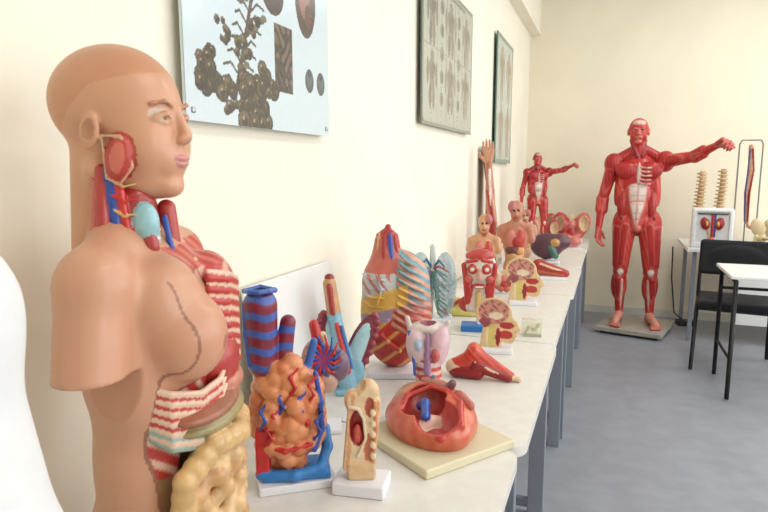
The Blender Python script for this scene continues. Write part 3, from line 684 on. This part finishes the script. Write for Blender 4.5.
box('case',(20,14,16),(0,0,8),mat('acrylic',(225,230,205),.08,alpha=.4,coat=.5),g,1); s=S(.8,.5); s.t([(-6,0,3),(-3,0,9),(2,0,5),(6,0,11)],1.6,(190,170,110)); s.build('specimen',glossy,g)
g=grp('yellow_ear_model',(-.56,2.42,TZ),s=240); s=S(1,1.5)
s.b((0,0,4),(18,10,4),(218,204,110),2); s.e((-6,-2,12),(8,6,6),(214,176,90)); s.e((8,-1,12),(7,6,8),(226,206,176)); s.t([(-10,-6,10),(-2,-8,16),(6,-7,12),(12,-6,16)],1.6,(190,60,56)); s.build('model',glossy,g)
g=grp('hand_muscle_model',(-.28,3.42,TZ),s=178); box('base',(26,20,3),(0,0,1.5),basem,g,.6); s=S(.8,1.2)
s.c((-14,0,13),(12,-3,6),6,4,(166,44,34)); s.c((-12,0,8),(10,-4,5),5,3,(196,100,76)); s.e((-10,0,12),(6,5,5),(150,30,28)); s.t([(-12,-5,15),(0,-6,11),(12,-5,8)],1,(224,190,160),0); s.build('muscle',glossy,g)
g=grp('liver_model',(-.35,4.0,TZ),s=143); s=S(1,2); s.e((-3,0,16),(15,10,12),(84,46,60)); s.e((8,0,20),(10,8,8),(96,50,64)); s.c((0,-9,16),(5,-9,8),2,3,(60,104,94)); s.e((4,-8,20),(4,3,3),(190,146,80)); s.c((0,0,2),(0,0,10),3,3,(230,230,230)); s.b((0,0,1.5),(9,8,1.5),(230,230,230)); s.build('liver',glossy,g)
def pelvis(name,x,y,s_,c1,c2):
    g=grp(name,(x,y,TZ),s=s_); s=S(.8,1.2)
    for q in (-1,1): s.e((q*8,0,16),(7,8,11),c1 if q<0 else c2,R=(0,q*18,0)); s.c((q*8,-2,8),(q*3,-6,5),3,3,c2); s.e((q*10,-5,17),(4,4,6),(226,196,160),op='s')
    s.e((0,4,14),(5,4,10),(222,196,156)); s.e((0,-3,9),(5,4,6),(180,40,42),0); s.e((0,-3,16),(4,4,4),(206,124,112),0); s.b((0,0,2),(9,7,2),(225,225,225),1); s.build('pelvis',glossy,g)
pelvis('pelvis_model',-.56,5.35,115,(200,140,110),(176,60,52)); pelvis('uterus_section_model',-.29,5.2,105,(170,46,50),(196,100,86)); pelvis('prostate_section_model',-.49,4.97,125,(200,140,116),(160,54,58)); pelvis('bladder_section_model',-.47,2.93,215,(206,170,144),(180,90,74))
s=S(.006,.004); s.e((0,0,.05),(.07,.05,.05),(214,150,140)); s.e((.03,-.02,.06),(.05,.04,.04),(200,116,108)); s.e((-.03,-.03,.05),(.02,.02,.02),(170,56,58)); s.b((0,0,.006),(.09,.07,.006),(228,228,230))
s.build('stomach_model',vmat('painted_plastic_m',rough=.38,var=.08,scale=30,coat=.2),None,loc=(-.27,4.78,TZ))

# ------------------------------------------------------------------ right side furniture
wt=mat('desk_white',(232,232,230),.35); bk=mat('black_steel',(18,18,22),.35,metal=.3)
g=grp('side_table',(1.4,5.42,0),0)
box('tabletop',(1.64,.72,.03),(0,.1,TZ-.015),wt,g,.004); box('front_panel',(1.25,.02,.56),(.17,-.2,.44),wt,g,.003)
for x in (-.76,.76):
    for y in (-.2,.4): box('leg',(.03,.03,TZ-.03),(x,y,(TZ-.03)/2),leg_m,g,.002)
g=grp('student_desk',(.98,4.13,0),0)
box('desktop',(.66,.52,.022),(.02,0,TZ-.011),wt,g,.006)
for x in (-.28,.32):
    tube('side_frame',[(x,-.25,.012),(x,-.25,TZ-.034),(x,.22,TZ-.034),(x,.22,.012)],.013,bk,g)
    tube('runner',[(x,-.25,.25),(x,.22,.25)],.009,bk,g)
tube('cross_bar',[(-.28,.2,.6),(.32,.2,.6)],.01,bk,g)
g=grp('office_chair',(.83,4.6,0),math.radians(-8))
up=vmat('upholstery',rough=.85,var=.2,scale=200,coat=0)
s=S(.008,.01); s.b((0,0,.455),(.225,.21,.03),(22,23,28),.025); s.e((0,0,.48),(.19,.18,.02),(22,23,28)); s.build('seat',up,g)
s=S(.008,.01); s.b((0,.225,.73),(.235,.025,.125),(22,23,28),.024,R=(-8,0,0)); s.e((0,.205,.73),(.18,.02,.09),(22,23,28)); s.build('backrest',up,g)
for q in (-1,1):
    tube('rear_frame',[(q*.235,.27,.012),(q*.225,.19,.42),(q*.225,.22,.56),(q*.22,.25,.84)],.013,bk,g)
    tube('front_frame',[(q*.235,-.24,.012),(q*.225,-.17,.42),(q*.225,.19,.43)],.013,bk,g)
tube('seat_bar',[(-.225,-.15,.42),(.225,-.15,.42)],.01,bk,g)
tube('back_bar',[(-.225,.19,.42),(.225,.19,.42)],.01,bk,g)
glossy2=MC['painted_plastic_m']
g=grp('kidney_display_box',(.75,5.25,TZ),-.08)
s=S(.005,.004); s.b((0,0,.155),(.145,.05,.155),(228,228,228),.02)
s.b((0,-.05,.16),(.115,.012,.12),(214,214,214),.01,op='s')
for q in (-1,1): s.e((q*.05,-.045,.19),(.032,.018,.05),(150,28,32),0,R=(0,q*12,0)); s.e((q*.038,-.058,.19),(.01,.012,.02),(206,166,90),0); s.c((q*.035,-.045,.17),(q*.012,-.045,.07),.006,.006,(206,176,120),0)
s.c((0,-.045,.25),(0,-.045,.09),.009,.009,(170,24,28),0); s.c((.018,-.045,.25),(.018,-.045,.09),.008,.008,(44,70,140),0); s.e((0,-.045,.06),(.028,.018,.025),(190,100,84),0); s.t([(-.1,-.048,.265),(.1,-.048,.265)],.006,(40,40,50),0)
s.build('box',glossy2,g)
def spine(name,x,y,h):
    g=grp(name,(x,y,TZ),.1); s=S(.005,.002); n=14
    s.b((0,0,.01),(.05,.05,.01),(30,30,30),.004); s.c((0,0,.02),(0,0,.2),.006,.006,(120,120,120))
    for i in range(n):
        z=.18+(h-.18)*i/n; yy=.02*math.sin(i/n*6); r=.036-.008*i/n
        s.e((0,yy,z),(r,r*.8,.014),(206,180,130)); s.c((-r*1.2,yy+.02,z),(r*1.2,yy+.02,z),.007,.006,(190,164,116)); s.c((0,yy+.02,z),(0,yy+.05,z-.01),.006,.005,(190,164,116)); s.e((0,yy,z+.015),(r*.85,r*.7,.006),(186,140,104),0)
    s.build('spine',glossy2,g)
spine('spine_model',.70,5.6,.60); spine('lumbar_spine_model',.855,5.62,.62)
g=grp('vessel_leg_model',(1.01,5.46,TZ),.0)
fm=mat('frame_metal',(130,130,134),.3,metal=.8)
tube('wire_frame',[(-.08,0,.02),(-.08,0,.8),(-.065,0,.83),(.065,0,.83),(.08,0,.8),(.08,0,.02)],.006,fm,g); box('base',(.17,.12,.02),(0,0,.01),basem,g,.003)
s=S(.005,.004); s.t([(0,0,.78),(.01,-.01,.6),(-.01,-.01,.42),(.0,0,.25),(.02,-.02,.16)],[.018,.024,.016,.013,.010],(190,140,108)); s.t([(.01,-.022,.76),(.025,-.028,.6),(.01,-.028,.42),(.015,-.018,.2)],.007,(150,28,30)); s.t([(-.01,-.022,.76),(-.015,-.032,.6),(-.02,-.028,.42),(-.008,-.018,.2)],.006,(50,56,110)); s.c((0,0,.78),(0,0,.83),.003,.003,(150,150,150))
s.c((.02,-.02,.16),(.045,-.05,.14),.014,.01,(190,130,104)); s.c((0,0,.02),(0,0,.2),.006,.006,(120,120,120)); s.build('leg',glossy2,g)
g=grp('pelvis_bone_model',(1.13,5.2,TZ),.0); s=S(.006,.006); BO=(212,192,148)
s.b((0,0,.01),(.07,.06,.01),(28,28,30),.004); s.c((0,0,.02),(0,0,.09),.006,.006,(120,120,120))
for q in (-1,1): s.e((q*.075,.02,.17),(.05,.02,.07),BO,R=(0,q*20,0)); s.e((q*.05,-.02,.09),(.03,.025,.03),BO); s.e((q*.045,-.03,.09),(.014,.03,.014),BO,op='s'); s.c((q*.05,-.03,.1),(0,-.04,.09),.013,.012,BO)
s.c((0,.03,.2),(0,.04,.1),.035,.015,BO); s.c((-.085,0,.1),(-.1,-.01,.02),.016,.014,BO); s.build('pelvis',glossy2,g)
g=grp('cable_box',(.67,5.74,0),.3); box('housing',(.14,.09,.045),(0,0,.0225),mat('black_plastic',(22,22,24),.4),g,.006); tube('cable',[(.0,.03,.03),(-.08,.05,.1),(-.1,.10,.4),(-.1,.12,.68)],.006,mat('black_plastic',(22,22,24),.4),g)

# ------------------------------------------------------------------ camera
f=600; th=math.radians(20.6); ph=math.radians(8.16)
cam=bpy.data.cameras.new('camera'); co=bpy.data.objects.new('camera',cam); COL.objects.link(co)
cam.sensor_width=36; cam.lens=f/768*36; cam.clip_start=.05
co.location=(0,0,1.35); co.rotation_euler=(math.pi/2-ph,0,th)
cam.dof.use_dof=True; cam.dof.focus_distance=1.6; cam.dof.aperture_fstop=14
sc.camera=co
